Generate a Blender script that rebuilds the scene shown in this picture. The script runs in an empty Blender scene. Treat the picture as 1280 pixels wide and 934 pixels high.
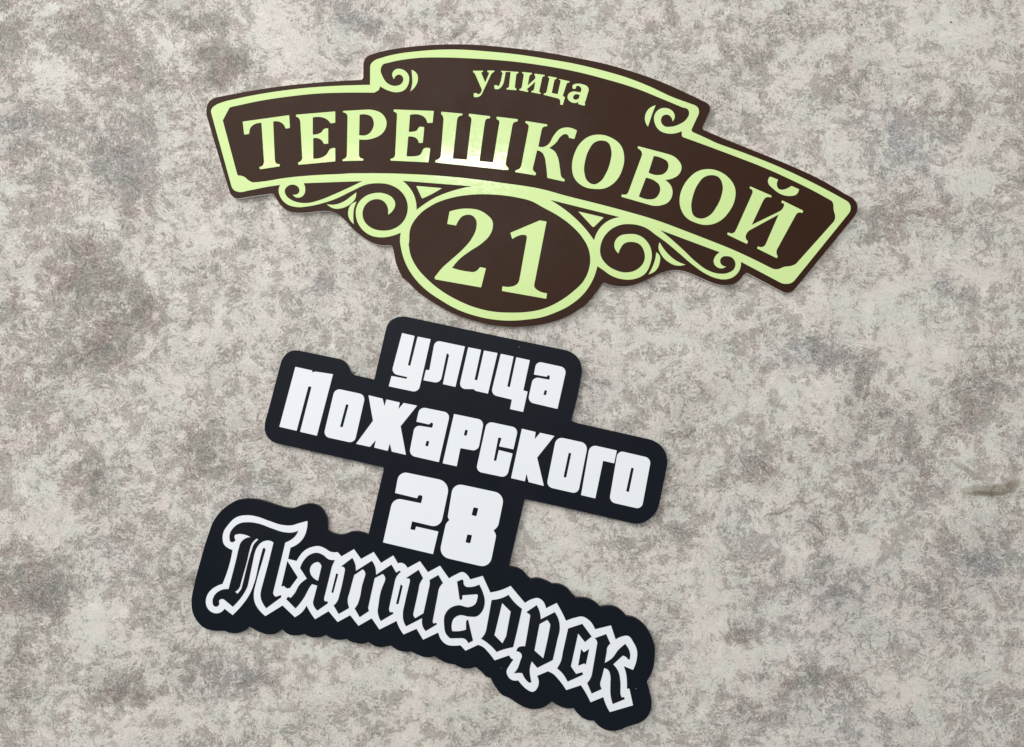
import bpy, math, random
from mathutils import Vector, noise as mnoise

# ------------------------------------------------------------------ camera, light, exposure
S = 0.00075                      # metres on the floor per pixel of the reference
TOP = 0.0054                     # height of the printed faces above the floor
DIST = 0.80
scene = bpy.context.scene
C = scene.collection
cam = bpy.data.cameras.new('camera')
cam.sensor_fit = 'HORIZONTAL'; cam.sensor_width = 36.0
cam.lens = 36.0 * DIST / (1280 * S)
cam.clip_start = 0.01; cam.clip_end = 50
cam_o = bpy.data.objects.new('camera', cam); C.objects.link(cam_o)
cam_o.location = (0, 0, TOP + DIST)
scene.camera = cam_o

world = bpy.data.worlds.new('World'); scene.world = world
world.use_nodes = True
bg = world.node_tree.nodes['Background']
bg.inputs[0].default_value = (0.97, 0.99, 1.0, 1); bg.inputs[1].default_value = 0.37

def area(name, loc, target, sx, sy, power, col):
    l = bpy.data.lights.new(name, 'AREA'); l.shape = 'RECTANGLE'
    l.size = sx; l.size_y = sy; l.energy = power; l.color = col
    o = bpy.data.objects.new(name, l); C.objects.link(o)
    o.location = loc
    o.rotation_euler = (Vector(target) - Vector(loc)).to_track_quat('-Z', 'Y').to_euler()
    return o
area('window_light', (-1.95, 1.9, 2.05), (0.05, 0, 0), 1.6, 1.4, 61, (1.0, 0.99, 0.97))
area('ceiling_light', (-0.35, 0.95, 2.5), (0.1, 0.1, 0), 1.9, 1.5, 14, (1.0, 0.975, 0.94))
tube = area('ceiling_tube', (-0.130, 0.686, 2.0), (-0.130, 0.686, 0), 0.28, 0.054, 2.2, (0.97, 0.98, 1.0))
tube.rotation_euler = (0, 0, math.radians(-6))
area('far_tube', (-0.60, 0.70, 2.0), (-0.60, 0.70, 0), 0.50, 0.07, 0.9, (1.0, 0.90, 0.62)).rotation_euler = (0, 0, 0)

vs = scene.view_settings
vs.view_transform = 'Standard'; vs.look = 'None'; vs.exposure = 0.08; vs.gamma = 1.0
vs.use_curve_mapping = False
scene.cycles.use_denoising = True
scene.cycles.max_bounces = 6

# ------------------------------------------------------------------ outlines
# each tile is (left, top, zoom): an enlarged piece of the reference drawing the outlines are measured in
A5, Z8 = 1280 / 240.0, 1277 / 160.0
T = {'A': (240, 40, A5), 'B': (440, 40, A5), 'C': (680, 60, A5), 'D': (860, 180, A5), 'E': (240, 180, A5),
     'F': (440, 210, A5), 'G': (660, 240, A5), 'H': (820, 240, A5), 'I': (500, 300, A5), 'J': (640, 120, A5),
     'K': (580, 70, Z8), 'L': (540, 240, Z8), 'M': (620, 130, Z8), 'v': (390, 120, Z8), 'w': (390, 600, Z8),
     'u': (700, 600, Z8), 'a': (460, 380, Z8), 'b': (600, 400, Z8), 'c': (320, 420, Z8), 'd': (460, 480, Z8),
     'e': (600, 500, Z8), 'f': (700, 530, Z8), 'g': (460, 580, Z8), 'h': (560, 600, Z8), 'i': (230, 620, Z8),
     'j': (230, 700, Z8), 'k': (350, 650, Z8), 'l': (350, 730, Z8), 'm': (470, 690, Z8), 'n': (560, 700, Z8),
     'o': (560, 770, Z8), 'p': (680, 740, Z8), 'q': (680, 800, Z8), 'r': (320, 500, Z8), 't': (460, 640, Z8),
     'x': (470, 770, Z8)}

def parse(txt):
    """'X: 12,34 56,78~ 90,12r5' -> [(x, y, kind, r)] in metres; ~ smooth, rN rounded corner, | ignored"""
    out = []; tile = None
    for tok in txt.replace('|', ' ').split():
        if tok.endswith(':'):
            tile = T[tok[:-1]]; continue
        kind, r = 'c', 0.0
        if tok.endswith('~'): kind, tok = 's', tok[:-1]
        elif 'r' in tok:
            tok, rr = tok.split('r'); kind, r = 'r', float(rr) / tile[2] * S
        px, py = (float(v) for v in tok.split(','))
        x = tile[0] + px / tile[2]; y = tile[1] + py / tile[2]
        out.append((Vector(((x - 640) * S, (467 - y) * S)), kind, r))
    return out

def outline(txt):
    P = parse(txt); n = len(P); res = []
    def tangent(i):
        a, b, c = P[i - 1][0], P[i][0], P[(i + 1) % n][0]
        l1, l2 = (b - a).length, (c - b).length
        if l1 < 1e-9 or l2 < 1e-9: return Vector((0, 0))
        d1, d2 = (b - a) / l1, (c - b) / l2
        if l1 > 2.4 * l2: return d1                        # a long run stays straight
        if l2 > 2.4 * l1: return d2
        return (d1 * l2 + d2 * l1).normalized()
    for i in range(n):
        p, kind, r = P[i]; q, kind2, r2 = P[(i + 1) % n]
        # the corner itself
        if kind == 'r':
            a = P[i - 1][0] - p; b = q - p
            ra = min(r, a.length * 0.48 if P[i - 1][1] == 'r' else a.length * 0.95)
            rb = min(r, b.length * 0.48 if kind2 == 'r' else b.length * 0.95)
            s = p + a.normalized() * ra; e = p + b.normalized() * rb
            k = 0.56; c1 = s + (p - s) * k; c2 = e + (p - e) * k
            st = 7 if r > 0.0015 else 4
            for j in range(st + 1):
                u = j / st
                res.append(s * (1 - u) ** 3 + c1 * 3 * u * (1 - u) ** 2 + c2 * 3 * u * u * (1 - u) + e * u ** 3)
            p0 = e
        else:
            res.append(p); p0 = p
        if kind == 's' or kind2 == 's':
            d = (q - p).length
            t0 = tangent(i) if kind == 's' else None
            t1 = tangent((i + 1) % n) if kind2 == 's' else None
            if t0 is None: t0 = ((q - t1 * d * 0.4) - p).normalized()
            if t1 is None: t1 = (q - (p + t0 * d * 0.4)).normalized()
            if kind2 == 'r':
                q1 = q + (p - q).normalized() * min(r2, d * 0.6)
            else: q1 = q
            dd = (q1 - p0).length
            c1 = p0 + t0 * dd * 0.35; c2 = q1 - t1 * dd * 0.35
            st = max(3, min(9, int(dd / 0.0016)))
            for j in range(1, st):
                u = j / st
                res.append(p0 * (1 - u) ** 3 + c1 * 3 * u * (1 - u) ** 2 + c2 * 3 * u * u * (1 - u) + q1 * u ** 3)
    clean = []
    for v in res:
        if not clean or (v - clean[-1]).length > 2e-5: clean.append(v)
    if (clean[0] - clean[-1]).length < 2e-5: clean.pop()
    return clean

def flat_shape(name, mat, contours, z0, z1, parent, bevel=0.0, origin=None, side_mat=None):
    """a cut sheet: outline and holes extruded from z0 to z1, as one mesh object"""
    cu = bpy.data.curves.new(name, 'CURVE'); cu.dimensions = '2D'; cu.fill_mode = 'BOTH'
    loops = [outline(c) for c in contours]
    if origin is None:
        xs = [v.x for v in loops[0]]; ys = [v.y for v in loops[0]]
        origin = Vector(((min(xs) + max(xs)) / 2, (min(ys) + max(ys)) / 2))
    for lp in loops:
        sp = cu.splines.new('POLY'); sp.points.add(len(lp) - 1); sp.use_cyclic_u = True
        for k, v in enumerate(lp):
            sp.points[k].co = (v.x - origin.x, v.y - origin.y, 0, 1)
    h = (z1 - z0) / 2
    cu.extrude = h - bevel; cu.bevel_depth = bevel; cu.offset = -bevel; cu.bevel_resolution = 1
    tmp = bpy.data.objects.new('tmp', cu); C.objects.link(tmp)
    dg = bpy.context.evaluated_depsgraph_get()
    me = bpy.data.meshes.new_from_object(tmp.evaluated_get(dg))
    bpy.data.objects.remove(tmp); bpy.data.curves.remove(cu)
    me.name = name; me.materials.clear(); me.materials.append(mat)
    me.update()
    if side_mat:
        me.materials.append(side_mat)
        for p in me.polygons:
            p.material_index = 1 if abs(p.normal.z) < 0.3 else 0
    o = bpy.data.objects.new(name, me); C.objects.link(o)
    po = parent.matrix_world.translation if parent else Vector((0, 0, 0))
    base = Vector((0, 0, 0)); q = parent
    while q: base += q.location; q = q.parent
    o.parent = parent
    o.location = Vector((origin.x, origin.y, (z0 + z1) / 2)) - base
    return o

# ------------------------------------------------------------------ materials
def new_mat(name):
    m = bpy.data.materials.new(name); m.use_nodes = True
    nt = m.node_tree; return m, nt, nt.nodes['Principled BSDF']

def tex_coord(nt):
    n = nt.nodes.new('ShaderNodeTexCoord'); return n.outputs['Object']
def world_coord(nt):
    n = nt.nodes.new('ShaderNodeNewGeometry'); return n.outputs['Position']
def noise(nt, vec, scale, detail=4, rough=0.55, dist=0.0, ntype='FBM'):
    n = nt.nodes.new('ShaderNodeTexNoise'); n.inputs['Scale'].default_value = scale
    n.noise_type = ntype
    n.inputs['Detail'].default_value = detail; n.inputs['Roughness'].default_value = rough
    n.inputs['Distortion'].default_value = dist
    nt.links.new(vec, n.inputs['Vector']); return n
def math_n(nt, op, a, b=None, c=None, clamp=False):
    n = nt.nodes.new('ShaderNodeMath'); n.operation = op; n.use_clamp = clamp
    for k, v in enumerate((a, b, c)):
        if v is None: continue
        if isinstance(v, (int, float)): n.inputs[k].default_value = v
        else: nt.links.new(v, n.inputs[k])
    return n.outputs[0]
def ramp(nt, fac, lo, hi, a=0.0, b=1.0):
    n = nt.nodes.new('ShaderNodeMapRange'); n.interpolation_type = 'SMOOTHSTEP'
    nt.links.new(fac, n.inputs[0])
    for k, v in zip((1, 2, 3, 4), (lo, hi, a, b)): n.inputs[k].default_value = v
    return n.outputs[0]
def mix(nt, fac, a, b, blend='MIX'):
    n = nt.nodes.new('ShaderNodeMix'); n.data_type = 'RGBA'; n.blend_type = blend
    if isinstance(fac, (int, float)): n.inputs[0].default_value = fac
    else: nt.links.new(fac, n.inputs[0])
    for k, v in ((6, a), (7, b)):
        if isinstance(v, tuple): n.inputs[k].default_value = (*v, 1)
        else: nt.links.new(v, n.inputs[k])
    return n.outputs[2]
def bump(nt, h, bsdf, strength, dist):
    n = nt.nodes.new('ShaderNodeBump'); n.inputs['Strength'].default_value = strength
    n.inputs['Distance'].default_value = dist
    nt.links.new(h, n.inputs['Height']); nt.links.new(n.outputs[0], bsdf.inputs['Normal'])

def srgb(r, g, b):
    f = lambda c: c / 255 / 12.92 if c <= 10 else ((c / 255 + 0.055) / 1.055) ** 2.4
    return (f(r), f(g), f(b))

def film(name, col, rough, spec, peb_scale=0, peb=0.0, var=0.06, coat=0.0, glints=False):
    m, nt, b = new_mat(name)
    w = world_coord(nt)
    n1 = noise(nt, w, 9, 4, 0.6)
    lo = tuple(c * (1 - var) for c in col); hi = tuple(min(1, c * (1 + var)) for c in col)
    nt.links.new(mix(nt, n1.outputs[0], lo, hi), b.inputs['Base Color'])
    b.inputs['Specular IOR Level'].default_value = spec
    r = ramp(nt, noise(nt, w, 16, 6, 0.65).outputs[0], 0.3, 0.7, rough * 0.82, rough * 1.2)
    if glints:            # patchy gloss of the pebbled film
        r = ramp(nt, noise(nt, w, 330, 3, 0.7).outputs[0], 0.42, 0.60, 0.02, 0.15)
    nt.links.new(r, b.inputs['Roughness'])
    if peb:
        bump(nt, noise(nt, w, peb_scale, 3, 0.6).outputs[0], b, peb, 0.0004)
    if coat:
        b.inputs['Coat Weight'].default_value = coat; b.inputs['Coat Roughness'].default_value = 0.1
    return m

M_brown = film('brown_film', srgb(54, 31, 17), 0.40, 0.17, 900, 0.05, 0.05)
M_glow = film('pale_green_film', srgb(217, 243, 166), 0.04, 0.34, 300, 0.07, 0.015, glints=True)
M_black = film('black_film', srgb(7, 16, 27), 0.40, 0.2, 1100, 0.06, 0.05)
M_black2 = film('black_letter_film', srgb(12, 20, 28), 0.42, 0.2, 1100, 0.05, 0.04)
M_white = film('white_film', srgb(244, 248, 253), 0.4, 0.3, 1100, 0.05, 0.01)
M_side_light = film('cut_edge_pale', srgb(242, 236, 230), 0.35, 0.5, 0, 0, 0.1)
M_side_dark = film('cut_edge_black', srgb(30, 32, 36), 0.45, 0.4, 0, 0, 0.1)

# the mottled photo cloth -------------------------------------------------
def cloth_material():
    m, nt, b = new_mat('mottled_stone_cloth')
    w = tex_coord(nt)
    at = nt.nodes.new('ShaderNodeAttribute'); at.attribute_name = 'tone'
    sep = nt.nodes.new('ShaderNodeSeparateColor'); nt.links.new(at.outputs['Color'], sep.inputs[0])
    dark, blue, light = sep.outputs
    # warp the coordinates so the grain swirls
    def warp(src, scale, amp, detail=2):
        wn = noise(nt, src, scale, detail, 0.5)
        v0 = nt.nodes.new('ShaderNodeVectorMath'); v0.operation = 'SUBTRACT'
        nt.links.new(wn.outputs['Color'], v0.inputs[0]); v0.inputs[1].default_value = (0.5, 0.5, 0.5)
        vm = nt.nodes.new('ShaderNodeVectorMath'); vm.operation = 'MULTIPLY_ADD'
        nt.links.new(v0.outputs[0], vm.inputs[0]); vm.inputs[1].default_value = (amp, amp, 0)
        nt.links.new(src, vm.inputs[2]); return vm.outputs[0]
    ww = warp(w, 26, 0.022)
    wf = warp(ww, 120, 0.004)
    f1 = noise(nt, ww, 17, 10, 0.76).outputs[0]
    f2 = noise(nt, wf, 150, 6, 0.78, 0.3).outputs[0]
    f3 = noise(nt, warp(wf, 400, 0.0016), 460, 2, 0.8).outputs[0]
    mid = f2
    # coverage of the darker print: big clouds, small flecks, very fine grit
    f0 = noise(nt, ww, 9, 5, 0.65).outputs[0]
    s = math_n(nt, 'MULTIPLY_ADD', f1, 0.75, math_n(nt, 'MULTIPLY', f2, 0.80))
    s = math_n(nt, 'MULTIPLY_ADD', f0, 0.35, s)
    s = math_n(nt, 'MULTIPLY_ADD', f3, 0.80, s)
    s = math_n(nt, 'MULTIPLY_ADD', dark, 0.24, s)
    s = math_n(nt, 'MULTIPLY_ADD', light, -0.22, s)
    covB = ramp(nt, s, 1.27, 1.52)
    g1 = noise(nt, ww, 24, 10, 0.74).outputs[0]
    g2 = noise(nt, wf, 78, 7, 0.74, 0.2).outputs[0]
    q = math_n(nt, 'MULTIPLY_ADD', g1, 0.85, math_n(nt, 'MULTIPLY', g2, 1.25))
    q = math_n(nt, 'MULTIPLY_ADD', f3, 0.50, q)
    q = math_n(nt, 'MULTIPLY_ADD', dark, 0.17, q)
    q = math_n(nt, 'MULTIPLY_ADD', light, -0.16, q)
    covA = ramp(nt, q, 1.26, 1.40)
    cov = math_n(nt, 'MULTIPLY_ADD', covA, 0.66, math_n(nt, 'MULTIPLY', covB, 0.40))
    deep = ramp(nt, math_n(nt, 'MULTIPLY_ADD', q, 0.5, math_n(nt, 'MULTIPLY', s, 0.5)), 1.44, 1.60)
    # bare pale clumps
    p1 = math_n(nt, 'MULTIPLY_ADD', noise(nt, ww, 30, 9, 0.74).outputs[0], 1.0, math_n(nt, 'MULTIPLY', noise(nt, wf, 100, 5, 0.75).outputs[0], 0.8))
    pale = ramp(nt, p1, 0.98, 1.08)
    cov = math_n(nt, 'MULTIPLY', cov, math_n(nt, 'MULTIPLY_ADD', pale, -0.75, 1.0), clamp=True)
    tone2 = ramp(nt, math_n(nt, 'MULTIPLY_ADD', noise(nt, wf, 260, 5, 0.8).outputs[0], 1.0,
                 math_n(nt, 'MULTIPLY', noise(nt, ww, 48, 6, 0.75).outputs[0], 0.8)), 0.90, 1.06)
    # hues
    hue = noise(nt, ww, 26, 4, 0.6); hf = ramp(nt, hue.outputs[0], 0.42, 0.58)
    lightc = mix(nt, hf, srgb(225, 217, 210), srgb(220, 219, 210))
    lightc = mix(nt, ramp(nt, noise(nt, ww, 75, 4, 0.6).outputs[0], 0.5, 0.68), lightc, srgb(238, 231, 222))
    hue2 = noise(nt, w, 34, 3, 0.6); hf2 = ramp(nt, hue2.outputs[0], 0.42, 0.58)
    darkc = mix(nt, hf2, srgb(149, 138, 132), srgb(146, 143, 136))
    darkc = mix(nt, math_n(nt, 'MULTIPLY', blue, 0.8, clamp=True), darkc, srgb(142, 145, 152))
    deepc = mix(nt, hf2, srgb(112, 100, 96), srgb(108, 108, 101))
    lightc = mix(nt, math_n(nt, 'MULTIPLY', tone2, 0.42), lightc, srgb(180, 172, 162))
    c = mix(nt, math_n(nt, 'MULTIPLY', cov, 0.95), lightc, darkc)
    c = mix(nt, math_n(nt, 'MULTIPLY', deep, 0.7), c, deepc)
    # fine dark fibres and pale scratches
    rid = noise(nt, wf, 120, 5, 0.65, 0.3).outputs[0]
    v = math_n(nt, 'ABSOLUTE', math_n(nt, 'SUBTRACT', rid, 0.5))
    vein = ramp(nt, v, 0.0, 0.02, 1.0, 0.0)
    vmask = ramp(nt, noise(nt, w, 45, 3, 0.6).outputs[0], 0.50, 0.66)
    c = mix(nt, math_n(nt, 'MULTIPLY', math_n(nt, 'MULTIPLY', vein, vmask), 0.36), c, srgb(118, 110, 104))
    rid2 = noise(nt, wf, 100, 5, 0.65, 0.4).outputs[0]
    v2 = math_n(nt, 'ABSOLUTE', math_n(nt, 'SUBTRACT', rid2, 0.47))
    vein2 = ramp(nt, v2, 0.0, 0.022, 1.0, 0.0)
    c = mix(nt, math_n(nt, 'MULTIPLY', math_n(nt, 'MULTIPLY', vein2, cov), 0.5), c, srgb(206, 199, 190))
    # short crisp fibres all over, dark on the pale print and pale on the dark
    fib = noise(nt, warp(wf, 300, 0.003), 330, 2, 0.6).outputs[0]
    vf = ramp(nt, math_n(nt, 'ABSOLUTE', math_n(nt, 'SUBTRACT', fib, 0.5)), 0.0, 0.03, 1.0, 0.0)
    fm = ramp(nt, math_n(nt, 'MULTIPLY_ADD', f1, 1.0, math_n(nt, 'MULTIPLY', f2, 0.7)), 0.74, 0.94, 0.15, 1.0)
    c = mix(nt, math_n(nt, 'MULTIPLY', math_n(nt, 'MULTIPLY', vf, fm), 0.38), c, srgb(124, 117, 108))
    fib2 = noise(nt, warp(wf, 260, 0.003), 290, 2, 0.6).outputs[0]
    vf2 = ramp(nt, math_n(nt, 'ABSOLUTE', math_n(nt, 'SUBTRACT', fib2, 0.5)), 0.0, 0.03, 1.0, 0.0)
    c = mix(nt, math_n(nt, 'MULTIPLY', math_n(nt, 'MULTIPLY', vf2, cov), 0.55), c, srgb(212, 205, 196))
    # olive-brown streaks coloured in along the little fold at the right edge
    sx = nt.nodes.new('ShaderNodeSeparateXYZ'); nt.links.new(wf, sx.inputs[0])
    X, Y = sx.outputs[0], sx.outputs[1]
    def streak(px, py, ang, lx, ly):
        x0, y0 = (px - 640) * S, (467 - py) * S; ca, sa = math.cos(ang), math.sin(ang)
        dx = math_n(nt, 'SUBTRACT', X, x0); dy = math_n(nt, 'SUBTRACT', Y, y0)
        u = math_n(nt, 'DIVIDE', math_n(nt, 'MULTIPLY_ADD', dx, ca, math_n(nt, 'MULTIPLY', dy, sa)), lx * S)
        v_ = math_n(nt, 'DIVIDE', math_n(nt, 'MULTIPLY_ADD', dx, -sa, math_n(nt, 'MULTIPLY', dy, ca)), ly * S)
        d = math_n(nt, 'MULTIPLY_ADD', u, u, math_n(nt, 'MULTIPLY', v_, v_))
        return ramp(nt, d, 0.0, 1.6, 1.0, 0.0)
    c = mix(nt, math_n(nt, 'MULTIPLY', streak(1247, 612, 0.17, 40, 9), 0.60), c, srgb(118, 110, 84))
    c = mix(nt, math_n(nt, 'MULTIPLY', streak(1240, 617, 0.12, 26, 3), 0.6), c, srgb(90, 79, 58))
    c = mix(nt, math_n(nt, 'MULTIPLY', streak(1216, 590, -0.62, 26, 4), 0.55), c, srgb(140, 134, 120))
    for (fx, fy, fa, fl, fw) in ((973, 644, 0.45, 20, 1.5), (1006, 630, 0.15, 26, 1.6), (1024, 662, -0.9, 14, 1.3), (590, 42, 1.0, 14, 2.5),
                                 (577, 40, 1.15, 16, 3.5), (1117, 802, -1.5, 16, 1.2), (1087, 490, 1.4, 20, 2.0), (930, 575, -1.1, 18, 1.6),
                                 (956, 590, -1.0, 16, 1.8), (108, 446, 0.6, 30, 1.8), (478, 6, 0.8, 14, 1.2), (862, 545, 0.7, 12, 2.0)):
        c = mix(nt, math_n(nt, 'MULTIPLY', streak(fx, fy, fa, fl, fw), 0.5), c, srgb(112, 103, 97))
    # fine grain of the print
    g = ramp(nt, noise(nt, w, 900, 2, 0.7).outputs[0], 0.3, 0.7, 0.0, 1.0)
    c = mix(nt, 0.30, c, mix(nt, g, srgb(96, 92, 88), srgb(255, 255, 255)), 'SOFT_LIGHT')
    pep = ramp(nt, noise(nt, w, 430, 2, 0.5, 0.2).outputs[0], 0.64, 0.72)
    c = mix(nt, math_n(nt, 'MULTIPLY', pep, 0.34), c, srgb(112, 105, 99))
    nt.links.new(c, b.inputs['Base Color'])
    b.inputs['Roughness'].default_value = 0.62
    b.inputs['Specular IOR Level'].default_value = 0.22
    bump(nt, math_n(nt, 'MULTIPLY_ADD', f3, 0.4, mid), b, 0.22, 0.0012)
    return m
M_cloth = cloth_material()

# ------------------------------------------------------------------ the cloth
DARK = [(30, 40, 55, 40, .45), (90, 30, 45, 28, .5), (30, 170, 35, 40, .5), (160, 60, 40, 38, .6), (110, 160, 45, 30, .3),
        (150, 190, 30, 34, .7), (140, 240, 40, 28, .45), (215, 8, 25, 10, .5), (250, 24, 26, 12, .8), (250, 72, 20, 14, .6),
        (288, 78, 44, 20, 1.0), (262, 104, 22, 12, .8), (200, 110, 20, 40, .4), (96, 335, 30, 42, .9), (145, 322, 26, 24, .6),
        (150, 385, 45, 36, .75), (190, 392, 40, 24, .5), (110, 440, 50, 24, .9), (15, 380, 24, 24, .6), (30, 490, 34, 34, .5),
        (45, 560, 24, 24, .4), (115, 592, 24, 28, .8), (240, 562, 36, 34, .7), (275, 345, 30, 26, .3), (25, 738, 44, 36, .9),
        (20, 690, 22, 20, .5), (80, 762, 34, 18, .7), (155, 872, 34, 14, .85), (132, 680, 50, 26, .4), (205, 735, 48, 24, .5),
        (290, 850, 38, 22, .75), (330, 868, 30, 16, .4), (8, 880, 30, 34, .5), (30, 820, 36, 30, .45), (110, 850, 30, 14, .4),
        (442, 25, 26, 20, .5), (470, 35, 30, 18, .3), (580, 35, 14, 22, .35), (500, 890, 70, 22, .25), (340, 600, 50, 22, .4),
        (240, 225, 26, 24, .35), (60, 225, 30, 30, .35), (930, 795, 30, 12, .9), (1012, 862, 36, 16, .8), (1045, 730, 34, 22, .6),
        (985, 745, 24, 26, .4), (1060, 650, 40, 20, .3), (1000, 630, 40, 10, .35), (1232, 710, 36, 14, .7), (1200, 765, 44, 34, .4),
        (1073, 495, 16, 34, .85), (1070, 455, 24, 14, .5), (1005, 450, 38, 16, .8), (1222, 470, 36, 34, .7), (1200, 520, 30, 22, .3),
        (1185, 530, 40, 24, .4), (1100, 575, 40, 28, .3), (1135, 600, 26, 34, .5), (1120, 180, 34, 36, .45), (1190, 140, 32, 22, .6),
        (945, 62, 20, 14, .55), (1105, 82, 30, 14, .3), (1050, 110, 40, 30, .3), (1272, 40, 16, 24, .4), (1270, 145, 22, 36, .35),
        (1130, 265, 34, 26, .4), (1235, 262, 30, 24, .4), (1192, 368, 30, 18, .5), (880, 340, 60, 24, .2), (890, 360, 40, 20, .25),
        (920, 560, 34, 30, .35), (865, 550, 20, 22, .2), (955, 585, 20, 24, .35), (900, 680, 30, 22, .4), (870, 640, 26, 20, .3),
        (800, 700, 50, 30, .2), (1180, 690, 50, 30, .3), (1260, 660, 20, 40, .3), (960, 895, 50, 20, .35), (1250, 875, 40, 20, .3),
        (930, 120, 40, 30, .15), (865, 90, 24, 30, .25), (730, 30, 40, 20, .15), (970, 25, 60, 14, .3), (760, 880, 40, 20, .1)]
LIGHT = [(62, 5, 18, 12, .9), (60, 70, 22, 34, .5), (210, 55, 20, 30, .5), (360, 70, 30, 26, .8), (340, 30, 34, 20, .35), (190, 130, 30, 16, .4),
         (125, 265, 36, 16, .5), (250, 290, 26, 22, .5), (30, 340, 16, 8, .6), (180, 335, 26, 14, .7), (72, 342, 8, 8, 1), (30, 380, 12, 5, 1),
         (230, 430, 44, 34, .45), (300, 400, 50, 40, .45), (130, 545, 36, 22, .5), (40, 600, 40, 20, .5), (50, 660, 50, 34, .6),
         (210, 580, 16, 30, .3), (125, 780, 34, 22, .9), (170, 800, 26, 14, .5), (90, 820, 40, 20, .4), (200, 900, 60, 22, .45),
         (390, 850, 40, 40, .45), (480, 850, 50, 30, .35), (560, 870, 40, 26, .4), (1050, 45, 24, 16, .7), (1210, 20, 46, 24, .8),
         (1160, 60, 50, 22, .4), (1000, 200, 30, 30, .2), (1220, 340, 22, 18, .6), (1110, 380, 50, 26, .8), (1150, 420, 40, 26, .6),
         (1160, 460, 26, 18, .5), (1030, 500, 30, 14, .6), (960, 500, 46, 22, .4), (870, 420, 34, 40, .4), (780, 440, 40, 40, .25),
         (1078, 690, 20, 26, 1.0), (1190, 640, 18, 14, .6), (1195, 585, 20, 10, .6), (880, 690, 18, 24, .5), (895, 740, 22, 18, .7),
         (885, 800, 16, 40, .5), (910, 850, 34, 18, .5), (990, 700, 18, 18, .6), (1000, 820, 26, 16, .5), (1130, 860, 26, 16, .5),
         (1230, 230, 34, 22, .35), (940, 620, 30, 14, .4), (740, 60, 40, 14, .2), (700, 680, 30, 30, .4), (840, 160, 30, 30, .1)]
BLUE = [(442, 28, 30, 20, .8), (1125, 160, 30, 26, .9), (1140, 195, 30, 24, .9), (1180, 362, 24, 14, .9), (1000, 446, 40, 14, 1),
        (1240, 712, 44, 18, 1), (1045, 760, 60, 50, .8), (930, 670, 26, 16, .6), (1040, 905, 60, 20, .9), (395, 352, 24, 12, .8),
        (150, 200, 34, 40, .6), (15, 165, 30, 20, .8), (310, 620, 20, 14, .8), (140, 700, 26, 20, .6), (285, 845, 30, 20, .5),
        (60, 760, 30, 20, .4), (740, 490, 40, 30, .4), (680, 405, 30, 12, .6)]
NX, NY = 420, 320
WX, WY = 1.44, 1.10
def build_cloth():
    verts, faces, cols = [], [], []
    for j in range(NY + 1):
        for i in range(NX + 1):
            x = -WX / 2 * 1.0 + WX * i / NX; y = -WY / 2 + WY * j / NY
            px, py = x / S + 640, 467 - y / S
            # uneven edges for the printed clouds
            wv = mnoise.noise_vector(Vector((x * 30, y * 30, 1.7)))
            wu = mnoise.noise_vector(Vector((x * 90, y * 90, 4.1)))
            qx, qy = px + wv.x * 26 + wu.x * 12, py + wv.y * 26 + wu.y * 12
            def acc(lst):
                t = 0.0
                for (cx, cy, rx, ry, s) in lst:
                    dx, dy = (qx - cx) / rx, (qy - cy) / ry
                    d = dx * dx + dy * dy
                    if d < 6: t += s * math.exp(-d * 0.9)
                return min(t, 1.3)
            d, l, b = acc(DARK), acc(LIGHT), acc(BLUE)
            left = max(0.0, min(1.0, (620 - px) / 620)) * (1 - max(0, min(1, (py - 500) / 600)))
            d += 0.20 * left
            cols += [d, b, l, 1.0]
            z = 0.0
            # one small fold in the cloth by the right edge
            dx, dy = (px - 1245), (py - 612)
            u = dx * math.cos(-0.16) - dy * math.sin(-0.16) * -1; 
            u = dx * 0.985 - dy * 0.17; v = dx * 0.17 + dy * 0.985
            z += 0.0018 * math.exp(-(u / 28) ** 2) * (math.exp(-((v + 6) / 9.0) ** 2))
            z += 0.0010 * math.exp(-((px - 1222) * 0.8 + (py - 590) * -0.6) ** 2 / 60 - (((px - 1222) * 0.6 + (py - 590) * 0.8) / 18) ** 2) * 0.6
            z += 0.00006 * mnoise.noise(Vector((x * 14, y * 14, 0)))
            verts.append((x, y, z))
    for j in range(NY):
        for i in range(NX):
            a = j * (NX + 1) + i
            faces.append((a, a + 1, a + NX + 2, a + NX + 1))
    me = bpy.data.meshes.new('backdrop'); me.from_pydata(verts, [], faces); me.update()
    at = me.attributes.new('tone', 'FLOAT_COLOR', 'POINT'); at.data.foreach_set('color', cols)
    me.polygons.foreach_set('use_smooth', [True] * len(faces))
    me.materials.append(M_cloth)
    o = bpy.data.objects.new('ground', me); C.objects.link(o)
    o['kind'] = 'structure'
    o['label'] = 'mottled grey and beige stone-look surface under both signs'
    return o
build_cloth()

# ------------------------------------------------------------------ things
def thing(name, label, cat, loc, group=None):
    o = bpy.data.objects.new(name, None); C.objects.link(o); o.location = loc
    o.empty_display_size = 0.02
    o['label'] = label; o['category'] = cat
    if group: o['group'] = group
    return o
def at_px(x, y, z=0.0): return Vector(((x - 640) * S, (467 - y) * S, z))

PLATE_T = 0.0051
FILM0, FILM1 = PLATE_T + 0.00003, TOP          # the printed films lie proud of the plate
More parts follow.
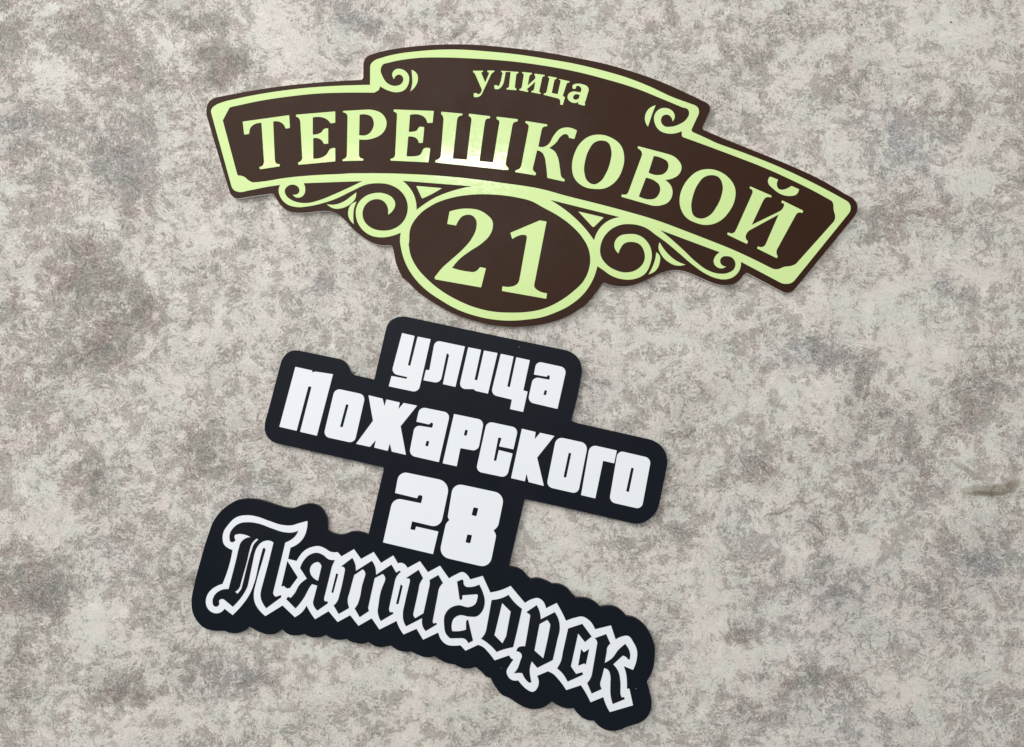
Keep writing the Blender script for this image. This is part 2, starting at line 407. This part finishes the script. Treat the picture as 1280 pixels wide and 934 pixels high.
# --- the brown sign
sign1 = thing('address_sign', 'wide brown house sign with pale green scroll border, number 21 in an oval', 'sign',
              at_px(665, 235))
flat_shape('plate', M_brown, ["""A: 100,570~ 94,520~ 103,480~ 128,450~ 170,433~ 400,390~ 600,360~ 800,340~ 1000,325~ 1141,318r20
 B: 76,165r48 200,128~ 330,105~ 500,88~ 700,81~ 900,90~ 1100,110~ 1280,133~
 C: 200,62~ 400,103~ 600,160~ 800,232~ 950,300~ 1060,352~ 1098,375~ 1108,402~ 1100,430~ 1052,540r18
 1180,595~ 1280,636~ D: 500,68~ 700,150~ 900,245~ 1050,333~ 1105,366~ 1130,405~ 1128,450~ 1105,490~
 H: 930,643~ 905,665~ 870,672~ 835,660~ 615,542 600,540~ 585,552~ 560,585~ 525,610~ 480,621~ 430,619~ 370,602~ 300,572~ 220,538~ 160,522~ 110,521~ 50,535~ 10,550~
 G: 800,582~ 740,608~ 680,626~ 620,630~ 560,622~ 500,603r14 470,650~ 430,700~ 390,746~ 330,790~ 250,836~ 160,868~ 80,886~
 I: 853,576~ 740,580~ 620,568~ 480,535~ 350,488~ 230,422~ 120,345~ 40,268~
 F: 335,730~ 295,640~ 278,560~ 270,515r18 190,513~ 130,495~ 70,455~ 20,415~
 E: 1130,610~ 1067,557~ 1020,507~ 970,467~ 920,449~ 850,447~ 760,457~ 690,457~ 640,445~ 595,412~ 565,370~ 545,328r20 400,348~ 310,363~ 275,353~ 250,320~ 152,0~"""],
           0.0, PLATE_T, sign1, bevel=0.00025, side_mat=M_side_light)
flat_shape('border', M_glow, ["""A: 128,540~ 130,515~ 155,490~ 200,470~ 300,445~ 450,415~ 600,392~ 800,370~ 1000,358~ 1187,353
 B: 121,250~ 126,215~ 148,192~ 200,172~ 300,147~ 430,130~ 600,118~ 720,118~ 900,130~ 1100,150~ 1280,177~
 C: 200,105~ 400,153~ 550,197~ 700,255~ 850,325~ 1000,380~ 1028,402~ 1033,430~ 1020,465~ 978,555r18
 1100,610~ 1160,638~ D: 400,70~ 600,150~ 800,243~ 950,320~ 1050,375~ 1080,405~ 1083,440~ 1068,468~
 H: 930,582~ 905,605~ 870,613~ 830,605~ 567,466 | 564,500~ 545,540~ 510,570~ 460,583~ 400,575~ 330,545~ 250,490~ 150,405~ 60,330~
 G: 860,292~ 780,237~ 690,215~ 600,225~ 530,270~ 487,345~ 485,425~ 520,480~ 580,520~ 660,537~ 730,515~ 775,460~ 775,400~ 745,350~ 690,333~ 640,345~ 617,375~ 603,410 |
 580,380~ 580,330~ 610,295~ 670,281~ 740,290~ 800,340~ 825,410~ 815,480~ 780,545~ 710,580~ 630,582~ 550,555~ 500,520~ 463,495 |
 430,590~ 370,680~ 280,755~ 180,805~ 80,838~ I: 853,530~ 740,538~ 620,530~ 500,505~ 380,462~ 270,400~ 170,330~ 90,245~ 35,150~
 F: 328,540~ 320,480~ 325,432 | 270,452~ 200,463~ 120,448~ 60,400~ 28,330~ 35,250~ 80,195~ 150,168~ 220,172~ 270,200~ 288,235~ 275,280~ 240,312 |
 237,260~ 205,218~ 160,208~ 105,230~ 72,285~ 80,350~ 130,400~ 200,418~ 280,405~ 340,360~ 368,300~ 365,220~ 325,155~ 260,115~ 180,102~ 100,110~
 E: 1070,312~ 960,365~ 860,398~ 780,415~ 690,420~ 630,400~ 590,355~ 578,305~ 588,273 | 480,290~ 380,310~ 310,320~ 280,308~ 262,278~ 185,0~""",
 """A: 205,590 250,505 275,497~ 450,460~ 650,430~ 850,410~ 1000,405~ 1215,405
 B: 178,388 188,363 | 240,390~ 300,402~ 345,390~ 378,340~ 375,285~ 335,250~ 290,250~ 268,280~ 280,315 | 290,295~ 320,285~ 342,310~ 330,345~ 290,360~ 240,345~ 205,300~ 193,240~ 215,212~
 300,192~ 420,175~ 600,170~ 800,177~ 1000,190~ 1280,225~ C: 200,155~ 400,205~ 600,265~ 800,345~ 920,395~ 960,410~ 968,430~ 950,475~ 900,510~ 850,525~ 800,520~ 780,490~ 790,455~ 825,445~ 850,465~ 858,490 |
 872,460~ 860,425~ 820,402~ 770,408~ 738,445~ 738,500~ 765,545~ 820,570~ 870,570~ 918,555 | 920,592r8 1280,725~
 D: 500,155~ 700,245~ 860,325~ 955,378~ 970,405 972,440~ 982,490~ 975,515 | 720,800 | 690,813~ 640,820~ 600,835~ 560,830~ 425,763~
 H: 500,380~ 350,320~ 200,262~ 0,188~ G: 650,128~ 450,75~ 250,25~ F: 1280,145~ 1000,100~ 700,63~ 400,42~ 200,36~ 0,36~
 E: 1000,200~ 800,210~ 600,230~ 480,250~ 405,257 | 380,245~ 345,218~ 305,210 298,190~""",
 """F: 340,500~ 380,500~ 390,400~ 440,320~ 530,250~ 660,200~ 800,178~ 950,178~ 1100,197~ 1200,223~
 G: 100,103~ 200,158~ 290,225~ 360,300~ 400,370~ 415,440~ 405,520~ 370,595~ 300,665~ 200,735~ 100,780~ 0,800~
 I: 740,485~ 620,478~ 500,450~ 380,400~ 270,335~ 180,260~ 110,180~ 70,100~ 57,30~""".replace('340,500~ ', ''),
 """E: 745,262 1137,248 | 1060,285~ 950,335~ 850,375~ 780,393~ 720,392~ 660,372~ 625,340~ 618,310~ 640,280~ 680,272~ 710,290~ 715,320~ 700,336~ 672,338 | 690,355~ 720,357~ 748,335~ 755,300~""",
 """H: 28,254 425,402 | 395,430~ 385,470~ 405,500~ 440,510~ 467,498 | 440,488~ 427,460~ 440,435~ 470,428~ 510,440~ 530,475~ 520,515~ 480,540~ 420,545~ 350,525~ 270,470~ 180,385~ 90,305~""",
 """F: 338,86 800,122 | 680,150~ 560,195~ 430,280 | 425,220~ 390,140~""",
 """G: 148,53 612,168 | 540,190~ 480,240~ 440,322 | 390,255~ 280,145~"""],
           FILM0, FILM1, sign1)
for leaf in ("B: 397,252 430,275~ 440,310~ 430,350~ 388,397 402,340~ 400,290~",
             "C: 745,382 700,405~ 675,450~ 675,490~ 693,525 705,490~ 725,430~",
             "E: 898,402 950,405~ 1010,385~ 1060,350~ 1095,323 1090,360~ 1050,405~ 1000,428~ 945,430~",
             "E: 1097,385 1060,405~ 1042,445~ 1045,490~ 1078,535 1075,480~ 1080,430~",
             "G: 877,335 870,370~ 890,420~ 940,470~ 1000,492~ 1050,485 1000,465~ 930,410~",
             "G: 855,402 878,425~ 878,470~ 850,525~ 803,550 830,500~ 850,440~"):
    flat_shape('leaf_ornament', M_glow, [leaf], FILM0, FILM1, sign1)
for tri in ("F: 428,120r6 600,135r6 540,170~ 467,205r8", "G: 335,130r6 505,170r6 435,238r10"):
    flat_shape('triangle_ornament', M_glow, [tri], FILM0, FILM1, sign1)

GREEN_LETTERS = [
 # у л и ц а
 ["K: 90,148r3 190,148r3 190,158r3 172,170~ 212,265 250,175~ 232,158r2 235,146r3 303,146r3 302,158r2 280,172~ 265,195~ 185,365~ 160,400~ 120,412~ 97,408r5 97,372r5 125,372~ 145,383~ 165,370~ 178,335 110,180~ 90,160r3"],
 ["K: 372,148r3 543,160r3 542,172r2 528,178~ 520,195~ 508,300~ 510,318~ 525,330r2 520,342r3 425,335r3 425,322r2 440,318~ 450,300~ 465,160 415,160 405,220~ 385,290~ 345,330~ 305,330r5 300,295r5 325,292~ 340,302~ 362,265~ 380,190~ 385,170~ 372,160r2"],
 ["K: 580,160r3 678,170r3 677,182r2 660,190~ 652,205~ 635,295 705,232 712,205~ 702,190r2 705,177r3 805,190r3 803,202r2 785,208~ 778,225~ 752,345~ 753,362~ 767,370r2 763,380r3 672,362r3 673,350r2 690,345~ 700,325~ 712,258 640,320 628,335~ 642,348r2 638,360r3 553,343r3 553,330r2 568,325~ 578,305~ 595,200~ 595,182~ 580,172r2"],
 ["K: 838,202r3 925,217r3 925,228r2 908,235~ 900,250~ 875,370 935,382 962,260~ 962,245~ 945,235r2 948,230r3 1053,253r3 1052,265r2 1030,270~ 1020,290~ 985,400 1008,412r2 985,490r4 958,485r4 960,450~ 950,430~ 930,422~ 795,388r3 797,374r2 815,370~ 825,352~ 850,235~ 850,220~ 838,212r2"],
 ["K: 1085,292~ 1130,277~ 1190,285~ 1235,310~ 1243,345~ 1215,440~ 1205,470~ 1210,485r2 1200,497r3 1138,480r3 1142,458 1110,470~ 1060,455~ 1035,425~ 1042,380~ 1085,355~ 1140,360~ 1160,365 1170,325~ 1155,305~ 1125,300~ 1115,325r3 1085,330r5",
  "K: 1155,392 1130,382~ 1100,390~ 1088,415~ 1100,435~ 1125,435~ 1145,425"],
 # Т Е Р Е Ш К О В О Й
 ["A: 338,598r4 648,555r5 653,640r5 625,645r5 605,612~ 580,598~ 541,597 552,850~ 562,877~ 585,882r4 585,896r3 455,916r4 448,902r3 472,890~ 480,862~ 463,606 430,610~ 392,635~ 380,680r5 348,685r5"],
 ["A: 693,552r4 955,530r4 955,605r4 925,610r4 895,580~ 860,568~ 805,570 805,685 830,683~ 862,670~ 880,648~ 908,642r4 908,745r4 880,747r4 862,720~ 835,708~ 808,708 808,845 850,842~ 895,820~ 925,778~ 955,773r4 955,863r4 710,886r4 706,872r3 728,858~ 735,835~ 722,600~ 712,575~ 693,564r3"],
 ["v: 310,150r5 540,137~ 620,143~ 700,180~ 742,250~ 735,320~ 700,375~ 620,420~ 470,435 468,590~ 480,615~ 512,628r5 510,645r4 305,650r5 303,635r4 335,618~ 348,590~ 355,210~ 345,180~ 308,162r4",
  "v: 475,187 540,185~ 590,205~ 615,255~ 605,330~ 565,380~ 470,392"],
 ["v: 815,135r5 1215,150r5 1203,268r5 1152,270r5 1125,215~ 1080,190~ 978,188 965,358 1000,358~ 1045,345~ 1068,312~ 1120,312r5 1105,468r5 1068,470r5 1045,425~ 1010,408~ 960,405 943,602 1010,603~ 1075,590~ 1125,520~ 1180,522r5 1162,663r5 785,645r5 782,630r4 820,610~ 830,580~ 848,200~ 845,175~ 815,155r4"],
 ["B: 595,532r4 737,545r4 735,556r3 710,565~ 700,590~ 672,845 765,852 795,600~ 795,575~ 778,560r3 780,545r4 921,562r4 920,575r3 895,582~ 885,605~ 850,860 940,870 980,620~ 982,595~ 963,580r3 965,565r4 1106,582r4 1104,596r3 1078,605~ 1068,630~ 1027,860~ 1028,890~ 1045,908r3 1040,922r4 555,870r4 557,855r3 582,843~ 592,820~ 610,590~ 608,568~ 594,546r3"],
 ["M: 295,170r5 512,205r5 510,222r4 470,232~ 455,260~ 422,425 475,430~ 520,405~ 580,310~ 640,250~ 700,235~ 760,243~ 808,265r6 782,350r5 728,338r4 722,315~ 690,300~ 650,320~ 600,385~ 530,440 590,480~ 615,530~ 640,660~ 655,730~ 687,755r4 680,775r4 512,738r3 498,600~ 485,530~ 460,485~ 410,462 372,620~ 370,660~ 400,690r4 393,713r4 190,680r5 195,662r4 235,645~ 255,605~ 325,240~ 325,215~ 293,188r4"],
 ["J: 578,258~ 660,278~ 725,330~ 748,410~ 735,490~ 690,570~ 620,615~ 550,620~ 470,600~ 415,545~ 400,470~ 415,390~ 460,310~ 520,268~",
  "J: 600,297~ 640,310~ 662,360~ 655,440~ 625,520~ 590,570~ 545,590~ 505,570~ 482,510~ 488,430~ 515,355~ 550,310~"],
 ["J: 840,335r4 1030,385~ 1100,420~ 1130,470~ 1115,520~ 1070,550~ 1020,560 1060,600~ 1070,650~ 1045,705~ 990,730~ 920,727~ 728,672r4 733,657r3 765,655~ 780,630~ 865,400~ 865,375~ 838,348r3",
  "J: 945,400 1000,415~ 1040,445~ 1040,485~ 1010,520~ 970,528~ 910,512", "J: 893,545 950,565~ 985,600~ 982,650~ 950,685~ 910,690~ 845,670"],
 ["D: 130,168~ 200,180~ 270,225~ 312,290~ 312,370~ 275,450~ 210,515~ 130,540~ 50,525~ -10,492~ -48,430~ -55,360~ -35,290~ 5,230~ 60,185~",
  "D: 160,208~ 205,222~ 230,270~ 222,350~ 190,420~ 140,480~ 85,498~ 40,480~ 22,425~ 32,350~ 65,270~ 110,220~"],
 ["D: 415,283r4 557,345r4 555,357r3 525,355~ 500,380~ 425,540 590,460~ 635,425~ 640,400~ 622,392r3 627,376r4 768,445r4 763,460r3 735,458~ 715,480~ 595,700~ 590,730~ 598,750r3 592,762r4 460,697r4 465,684r3 500,686~ 520,665~ 605,470 430,565~ 395,590~ 385,630~ 400,650r4 393,667r4 262,605r4 265,590r3 300,595~ 322,570~ 425,340~ 430,310~ 410,295r3"],
]
def tagl(o, label):
    o['label'] = label
cyr1 = 'улицаТЕРЕШКОВОЙ'
for k, cs in enumerate(GREEN_LETTERS):
    flat_shape('letter', M_glow, cs, FILM0, FILM1, sign1)
breve = flat_shape('letter_accent', M_glow, ["D: 548,217r5 600,238r5 592,270~ 605,300~ 635,305~ 665,295~ 690,280r4 742,303r5 725,335~ 680,347~ 620,335~ 570,300~ 535,260~ 535,235~"], FILM0, FILM1, sign1)
for cs in (["L: 175,195r6 270,172~ 370,167~ 460,180~ 550,230~ 602,290~ 605,360~ 570,440~ 500,510~ 380,590~ 280,665~ 200,758 300,785~ 400,800~ 440,790~ 480,750r6 538,762r6 490,953r5 30,872r6 30,845~ 100,760~ 200,670~ 310,570~ 400,460~ 442,360~ 440,280~ 400,235~ 350,228~ 300,245~ 265,285~ 240,335r6 152,320r5"],
           ["L: 782,408r5 1075,284r8 1143,296r5 1025,900~ 1022,950~ 1060,985~ 1147,1012r4 1140,1066r5 698,988r4 703,942r4 790,945~ 850,920~ 875,860~ 945,470~ 940,435~ 915,428~ 860,438~ 800,470r5"]):
    flat_shape('digit', M_glow, cs, FILM0, FILM1, sign1)

# --- the black sign
sign2 = thing('address_sign', 'stepped black house sign with white lettering, number 28 and a blackletter town name', 'sign',
              at_px(560, 640))
flat_shape('plate', M_black, ["""a: 62,752r12 180,245~ 205,190~ 265,142~ 340,125~ 420,135~ b: 20,128~ 820,294~ 900,318~ 970,370~ 1008,445~ 1015,540~ 960,820~
 e: 908,208r10 f: 210,2~ 880,152~ 960,182~ 1030,245~ 1068,340~ 1065,440~ u: 1000,200~ 965,310~ 895,390~ 800,435~ 710,432~ 0,268~
 h: 765,191r10 608,868r12 n: 700,85~ 760,125~ 802,175~ 825,192 | 900,185~ 980,210~ 1040,241 | 1110,245~ 1190,285~ 1240,345~
 p: 300,40~ 312,62 | 400,62~ 480,85~ 530,120~ 562,152 | 640,142~ 720,155~ 785,200~ 822,245 | 890,255~ 980,310~ 1060,420~ 1105,550~ 1105,660~ 1085,780~
 q: 1027,415 | 1050,500~ 1075,620~ 1060,720~ 1010,795~ 940,835~ 840,865~ 740,905~ 650,908~ 560,870~ 500,808 | 430,800~ 350,750~ 295,682 | 210,682~ 140,655~ 78,615 |
 o: 970,905~ 880,931~ 780,920~ 700,880~ 610,820~ | 540,790~ 480,720~ 425,622 | 360,590~ x: 1060,565~ 995,512 | 900,527~ 840,515~ 785,485 | 700,470~ 640,440~ 585,405 |
 500,415~ 430,395~ 355,357 | 290,360~ 210,340~ 150,298 | 60,315~ l: 980,630~ 920,610~ 885,582 | 820,598~ 760,592~ 700,575~ 665,550 | 590,560~ 530,550~ 460,512 | 380,535~ 300,530~ 245,502 |
 170,515~ 100,510~ 20,455 | j: 900,740~ 820,742~ 740,715~ 655,668 | 600,710~ 520,733~ 460,730~ 400,708 | 280,705~ 200,680~ 120,600~ 80,510~ 72,420~ 100,250~ 165,0~
 i: 230,420~ 300,240~ 380,140~ 450,85~ 515,48~ | 600,32~ 720,35~ 850,70~ 1000,115~ 1075,125~ | 1180,90~ 1277,80~ w: 70,265~ 125,330~ 150,400~ 150,503 |
 200,530~ 260,548~ 320,545~ 400,518~ 470,518~ 562,545r12 g: 160,36r14
 r: 220,437~ 140,400~ 92,325~ 86,250~ c: 120,750~ 245,270~ 290,190~ 350,150~ 430,147~ 820,228~ 880,255~ 920,305~ 942,358~ 975,390 | 1168,434r12"""],
           0.0, PLATE_T, sign2, bevel=0.00022, side_mat=M_side_dark)
WHITE = [
 # улица
 ["a: 340,290r6 465,320r4 398,612r3 422,617r3 495,326r4 625,352r4 503,884r60 207,822r4 235,718r4 385,748r6 392,730r5 232,694r60"],
 ["a: 668,362r55 967,425r4 872,828r4 747,800r4 810,505r14 786,490r14 722,793r60 553,762r4 578,658r4 612,660r3"],
 ["a: 1000,432r4 1128,458r4 1063,757r4 1090,762r4 1157,465r4 1292,490r4 1197,895r4 1075,868 1055,850r8 905,848r70"],
 ["b: 207,338r4 335,365r4 272,665r3 298,670r3 362,372r4 497,402r4 432,703r3 475,715r3 430,918r4 300,890r4 318,795r3 108,745r60"],
 ["b: 562,412r55 865,478r60 773,888r4 475,818r60 530,568r55 693,597r4 698,560r12 680,545r12 668,568r8 538,545r4",
  "b: 645,700r8 670,705r8 659,752r8 632,747r8"],
 # Пожарского
 ["c: 393,308r5 560,345r3 562,365 600,357~ 768,382r4 r: 607,357r4 440,318r4 c: 554,508r6 523,502r6 r: 405,308r4 233,268r4"],
 ["c: 787,522r60 1092,588r60 r: 982,433r60 672,365r60", "c: 898,681r4 924,688r4 r: 865,274r4 838,268r4"],
 ["d: 5,113r4 145,147r3 165,222 183,155r3 317,185r3 303,252 355,190r3 490,217r3 325,422 378,708r4 237,675r3 218,592 197,668r3 62,635r3 78,560 20,628r3 -120,598r3 50,368"],
 ["d: 515,228r60 820,290r60 707,780r4 408,712r60 468,410r55 640,438r4 652,395r12 630,382r12 612,405r8 483,377r4", "d: 585,566r8 612,572r8 599,624r8 570,618r8"],
 ["d: 858,300r4 1158,362r60 1098,672r60 922,640r4 885,822r4 745,792r4", "d: 970,456r8 997,462r8 984,519r8 955,513r8"],
 ["e: 68,213r60 382,280r60 333,493r4 190,463r4 215,380r8 183,374r8 137,605r8 162,610r8 187,500r4 325,535r4 268,777r60 -42,712r60"],
 ["e: 418,287r4 555,320r4 545,392 600,328r4 742,360r4 570,575 637,858r4 485,820r4 465,737 447,812r4 310,780r4"],
 ["e: 762,366r70 1078,435r70 978,938r60 662,866r60", "e: 885,527r6 911,533r6 860,776r8 833,770r8"],
 ["f: 298,205r70 567,265r4 540,393r4 430,368r4 352,743r4 210,710r4"],
 ["f: 577,265r60 910,343r60 815,852r60 490,778r60", "f: 711,436r8 737,442r8 688,680r8 659,673r8"],
]
DIGITS = [
 ["g: 310,72r85 820,178r115 722,640r95 440,572r4 422,652r4 468,662r4 480,625r4 702,675r4 648,900r4 150,783r4 250,336r85 530,393r4 547,318r16 505,308r14 490,343r6 270,290r4"],
 ["h: 52,30r95 566,140r100 500,462r24 455,505 482,548r25 415,880r100 -92,762r100 -20,430r30 14,402 -3,372r15",
  "h: 255,273r8 303,282r8 283,364r10 235,351r8", "h: 193,543r8 241,551r8 222,634r10 174,623r8"],
]
for cs in WHITE: flat_shape('letter', M_white, cs, FILM0, FILM1, sign2)
for cs in DIGITS: flat_shape('digit', M_white, cs, FILM0, FILM1, sign2)

town = flat_shape('town_name', M_white, ["""i: 385,420~ 395,360~ 440,290~ 520,215~ 620,193~ 720,205~ 850,250~ 980,290~ 1080,293~ 1140,275~ 1232,250 | 1225,330~ 1190,420~ 1140,475~ 1062,517 |
 k: 80,390 165,410 | 190,370~ 240,310~ 320,270~ 390,262~ 440,280~ 510,320~ 575,322 | 613,365 738,292 808,390 935,320 1008,430 1130,355
 m: 218,114 258,110~ 315,160 | 438,93 518,203 638,138 728,265 | 800,225~ 870,202~ 900,220~ 940,275 | 1065,240 1140,405 |
 n: 500,310~ 625,260 | 700,350~ 768,430 | 850,388~ 895,380~ 935,400~ 978,483 | 1085,430 | 1130,510~ 1178,608 |
 p: 310,258~ 385,247~ 440,275~ 510,373 | 668,335 715,475 | 780,445~ 840,440~ 890,500~ 928,590~ 925,670~ 888,778 | 795,740 | 815,800~ 827,900~
 q: 827,487 852,487 888,652 657,720 | 620,650~ 592,570 | 465,622 | 400,500~ 368,452 | 222,500 | 150,400~ 85,335~
 o: 998,552 888,598 | 905,650~ 895,710~ 850,757~ 790,735~ 740,690~ 700,643 | 640,640~ 600,605~ 585,550~ 610,500~ 655,435 | 630,425 610,393 | 465,443 | 400,360~ 350,310~ 300,288 | 175,347 125,293 | 60,297~ 5,292~
 x: 660,250~ 622,165 | 470,237 405,128 275,185 | 235,122~ 205,50 | l: 992,455 915,343 783,418 700,312 575,380 485,272 350,352 | 300,280~ 265,215 | 230,270~ 148,332 | 25,215 |
 j: 812,560 | 750,500~ 705,420~ 697,340~ 722,220~ i: 785,640~ 808,560~ 812,530~ 800,518~ 785,530~ 772,575~ j: 748,30~ 700,230~ 650,350~ 580,450~ 485,550 | 405,487 | 370,520~ 320,533~ 260,510~ 225,460~ 220,390~ 260,310~ 320,265~ 385,240 |
 i: 430,760~ 465,640~ 485,540 | 440,520~ 400,485~""",
 "k: 73,408 178,573 100,680 68,685 38,660 12,665",
 "k: 560,532r5 582,541r4 531,731r5 512,724r4",
 "m: 246,322r5 267,340r5 224,522r5 199,521r5",
 "p: 370,570 398,602 452,568 418,728 402,715 340,738"], FILM0, FILM1, sign2)
BL = FILM1 + 0.0002
GOTHIC = [
 ["""i: 455,430~ 455,390~ 500,310~ 560,272~ 640,262~ 740,275~ 880,325~ 1000,362~ 1080,365~ 1140,348 | 1110,400~ 1070,435~ 1010,465 | 985,570~ j: 965,15~ 890,320~ 900,355~ 918,367~ 968,350 970,372 820,482 |
 785,430~ 765,370~ 775,280~ 850,0~ i: 893,465 | 860,447~ 820,445~ 770,465~ 730,510~ 700,590~ j: 690,0~ 640,240~ 600,330~ 550,400~ 487,467 | 400,395~ 372,390~ 350,405~ 352,440~ 330,465~ 300,460~ 285,420~ 300,360~ 360,305~ 445,290 |
 520,0~ i: 545,530~ 570,460~ 610,425~ 665,410 | 600,385~ 540,380~ 505,395~ 505,420~ 512,440~ 490,460~ 465,458~""",
  "i: 725,425 742,436 700,478~ 672,550~ j: 645,0~ 600,180~ 575,280~ 560,305~ 535,337 510,318 548,285~ 572,215~ 632,0~ i: 655,540~ 680,470~"],
 ["k: 375,328~ 430,350~ 490,395~ 548,400 | 520,460~ 500,540~ 440,780~ 445,810 478,815 475,833 372,905 | 335,850~ 330,815~ 372,655 | 320,640 290,680~ 230,790~ 155,883 | 62,790 80,765 105,778 140,740~ 200,640~ 268,585 | 200,480 | 240,400~ 300,345~",
  "k: 350,425~ 380,420~ 415,458r5 380,608r4 330,575~ 298,515~ 312,455~"],
 ["""k: 608,465 722,378 | 750,440~ 757,508 | 917,407 | 950,470~ 957,548 | 1112,445 1158,525 | 1195,505 1205,517 | 1160,570~ 1140,640~ l: 1088,240~ 1098,283 | 1125,280r5 1132,296r5 | 1005,370 |
 980,310~ 976,250~ k: 1010,700~ 1046,610~ 1050,580~ 1025,538 | 945,580 | 900,780~ l: 880,235~ 890,268 | 795,332 745,245 | 770,210~ 795,140~ k: 820,650~ 848,560~ 850,525~ 825,492 | 740,550 | 700,700~ l: 675,170~ 690,240 | 585,300 535,215 | 560,190~ 585,140~ k: 620,640~ 648,500~ 640,475~ 620,465~"""],
 ["""m: 298,262r4 425,178 470,262 | 440,310~ 420,400~ 373,610~ 378,645~ 392,660 | 473,612 | 500,490~ 535,330~ 533,280 | 622,230 668,310 | 635,350~ 615,430~ 565,690~ 575,715 | 600,705r5 608,722r4 495,790 | 465,740~ 460,660 | 300,742 | 275,690~ 268,620~ 290,500~ 337,300~ 330,265~ 310,264~"""],
 ["""m: 808,295 862,273 | 872,290~ 875,320~ 895,345~ 940,350~ 1030,325 | 1065,400~ 1085,500~ 1060,590~ 1010,640~ 930,645~ 830,632~ 780,660~ 755,720~ 760,790 | 830,790~ 898,775 | 898,690r10 918,672r8 968,885 920,910 | 890,870~ 850,860~ 740,862 | 700,820~ 680,730~ 690,620~ 740,560~ 820,532~ 930,550~ 990,520~ 1015,450~ 1005,422~ 862,432 | 860,475r12 835,480r12"""],
 ["n: 605,348 | 670,430~ 738,487 | 700,660~ 650,870 | 580,885~ 485,918 | 420,850~ 330,785 | 365,740~ 390,650~ 435,400 | 520,385~", "n: 540,430 625,515 580,760 543,832 463,750"],
 ["""n: 785,518 885,450 | 915,520~ 925,592 | 1065,520 | 1105,600~ 1115,680~ 1090,800~ o: 1045,440 | 890,518 835,453 | 815,540~ 820,600~ 832,660r5 812,668r4 | 780,640~ 740,570 | 700,568~ 658,572 | 690,530~ 720,450~ 735,385~ 715,362~ 682,352 | 700,315~ 730,303~ 768,303 |
 n: 790,740~ 820,560~ 812,540~ 790,528~""",
  "n: 913,640 988,598 | 1010,625~ 1020,655~ 1000,760~ o: 950,422 862,345"],
 ["p: 240,365 | 300,345~ 382,318 | 475,445 408,500 340,415 268,742 320,818 382,800r4 390,825r4 235,895 | 190,820~ 130,762 | 165,700~ 190,590~"],
 ["""p: 505,462 620,420 662,515 | 630,555~ 625,600~ 605,708 | 680,660~ 740,580~ 810,518 | 845,570~ 860,630~ 855,672~ 840,672~ 820,650~ 785,635 | 690,722 | q: 740,310~ 760,400~ 762,530~ 775,573 | 800,570r5 806,590r5 685,640 | 665,560~ 662,430~ 662,360~ 640,300~ 600,280 |
 575,380~ 560,440~ 575,490 | 475,535 430,430 | 460,390~ 480,330~ p: 530,520~ 525,485~"""],
]
for cs in GOTHIC: flat_shape('letter', M_black2, cs, FILM1 + 0.00002, BL, town)

# --- crumbs of grit on the cloth
M_grit = film('dark_grit', srgb(70, 62, 56), 0.8, 0.2, 0, 0, 0.2)
random.seed(5)
def crumb(px, py, r, name='crumb', mat=None, z=0.0001, label=None, cat='crumb', group='dark crumbs scattered on the surface'):
    vs_, fs = [], []
    n = 6
    for ring, (rr, zz) in enumerate(((1.0, 0.0), (0.8, 0.7), (0.3, 1.0))):
        for k in range(n):
            a = k * 2 * math.pi / n + ring * 0.3
            q = rr * r * random.uniform(0.7, 1.15)
            vs_.append((math.cos(a) * q * 1.3, math.sin(a) * q * 0.8, zz * r))
    for ring in range(2):
        for k in range(n):
            a = ring * n + k; b = ring * n + (k + 1) % n
            fs.append((a, b, b + n, a + n))
    fs.append(tuple(range(2 * n, 3 * n)))
    me = bpy.data.meshes.new(name); me.from_pydata(vs_, [], fs); me.materials.append(mat or M_grit)
    o = bpy.data.objects.new(name, me); C.objects.link(o)
    o.location = at_px(px, py, z); o.rotation_euler.z = random.uniform(0, 3)
    o['label'] = label or 'tiny dark crumb of grit lying on the mottled surface'; o['category'] = cat
    o['group'] = group
for (x, y, r) in ((8, 184, .7), (256, 182, .9), (301, 259, .8), (367, 308, .8), (442, 466, 1.0), (1192, 25, 1.0), (1080, 28, .8), (988, 14, .8),
                  (956, 140, .6), (1089, 418, .7)):
    crumb(x, y, r * S * 1.1)

M_dust = film('pale_dust', srgb(120, 128, 140), 0.9, 0.1, 0, 0, 0.1)
for (x, y, r, lab) in ((649, 434, .8, 'faint dust speck on the black sign above the top word'),
                       (626.5, 835, .7, 'faint dust speck on the black sign below the town name'),
                       (795, 861, .7, 'pale dust speck on the black sign right of the last letter of the town name')):
    crumb(x, y, r * S, 'dust_speck', M_dust, PLATE_T, lab, 'dust speck', 'pale dust specks on the black sign')
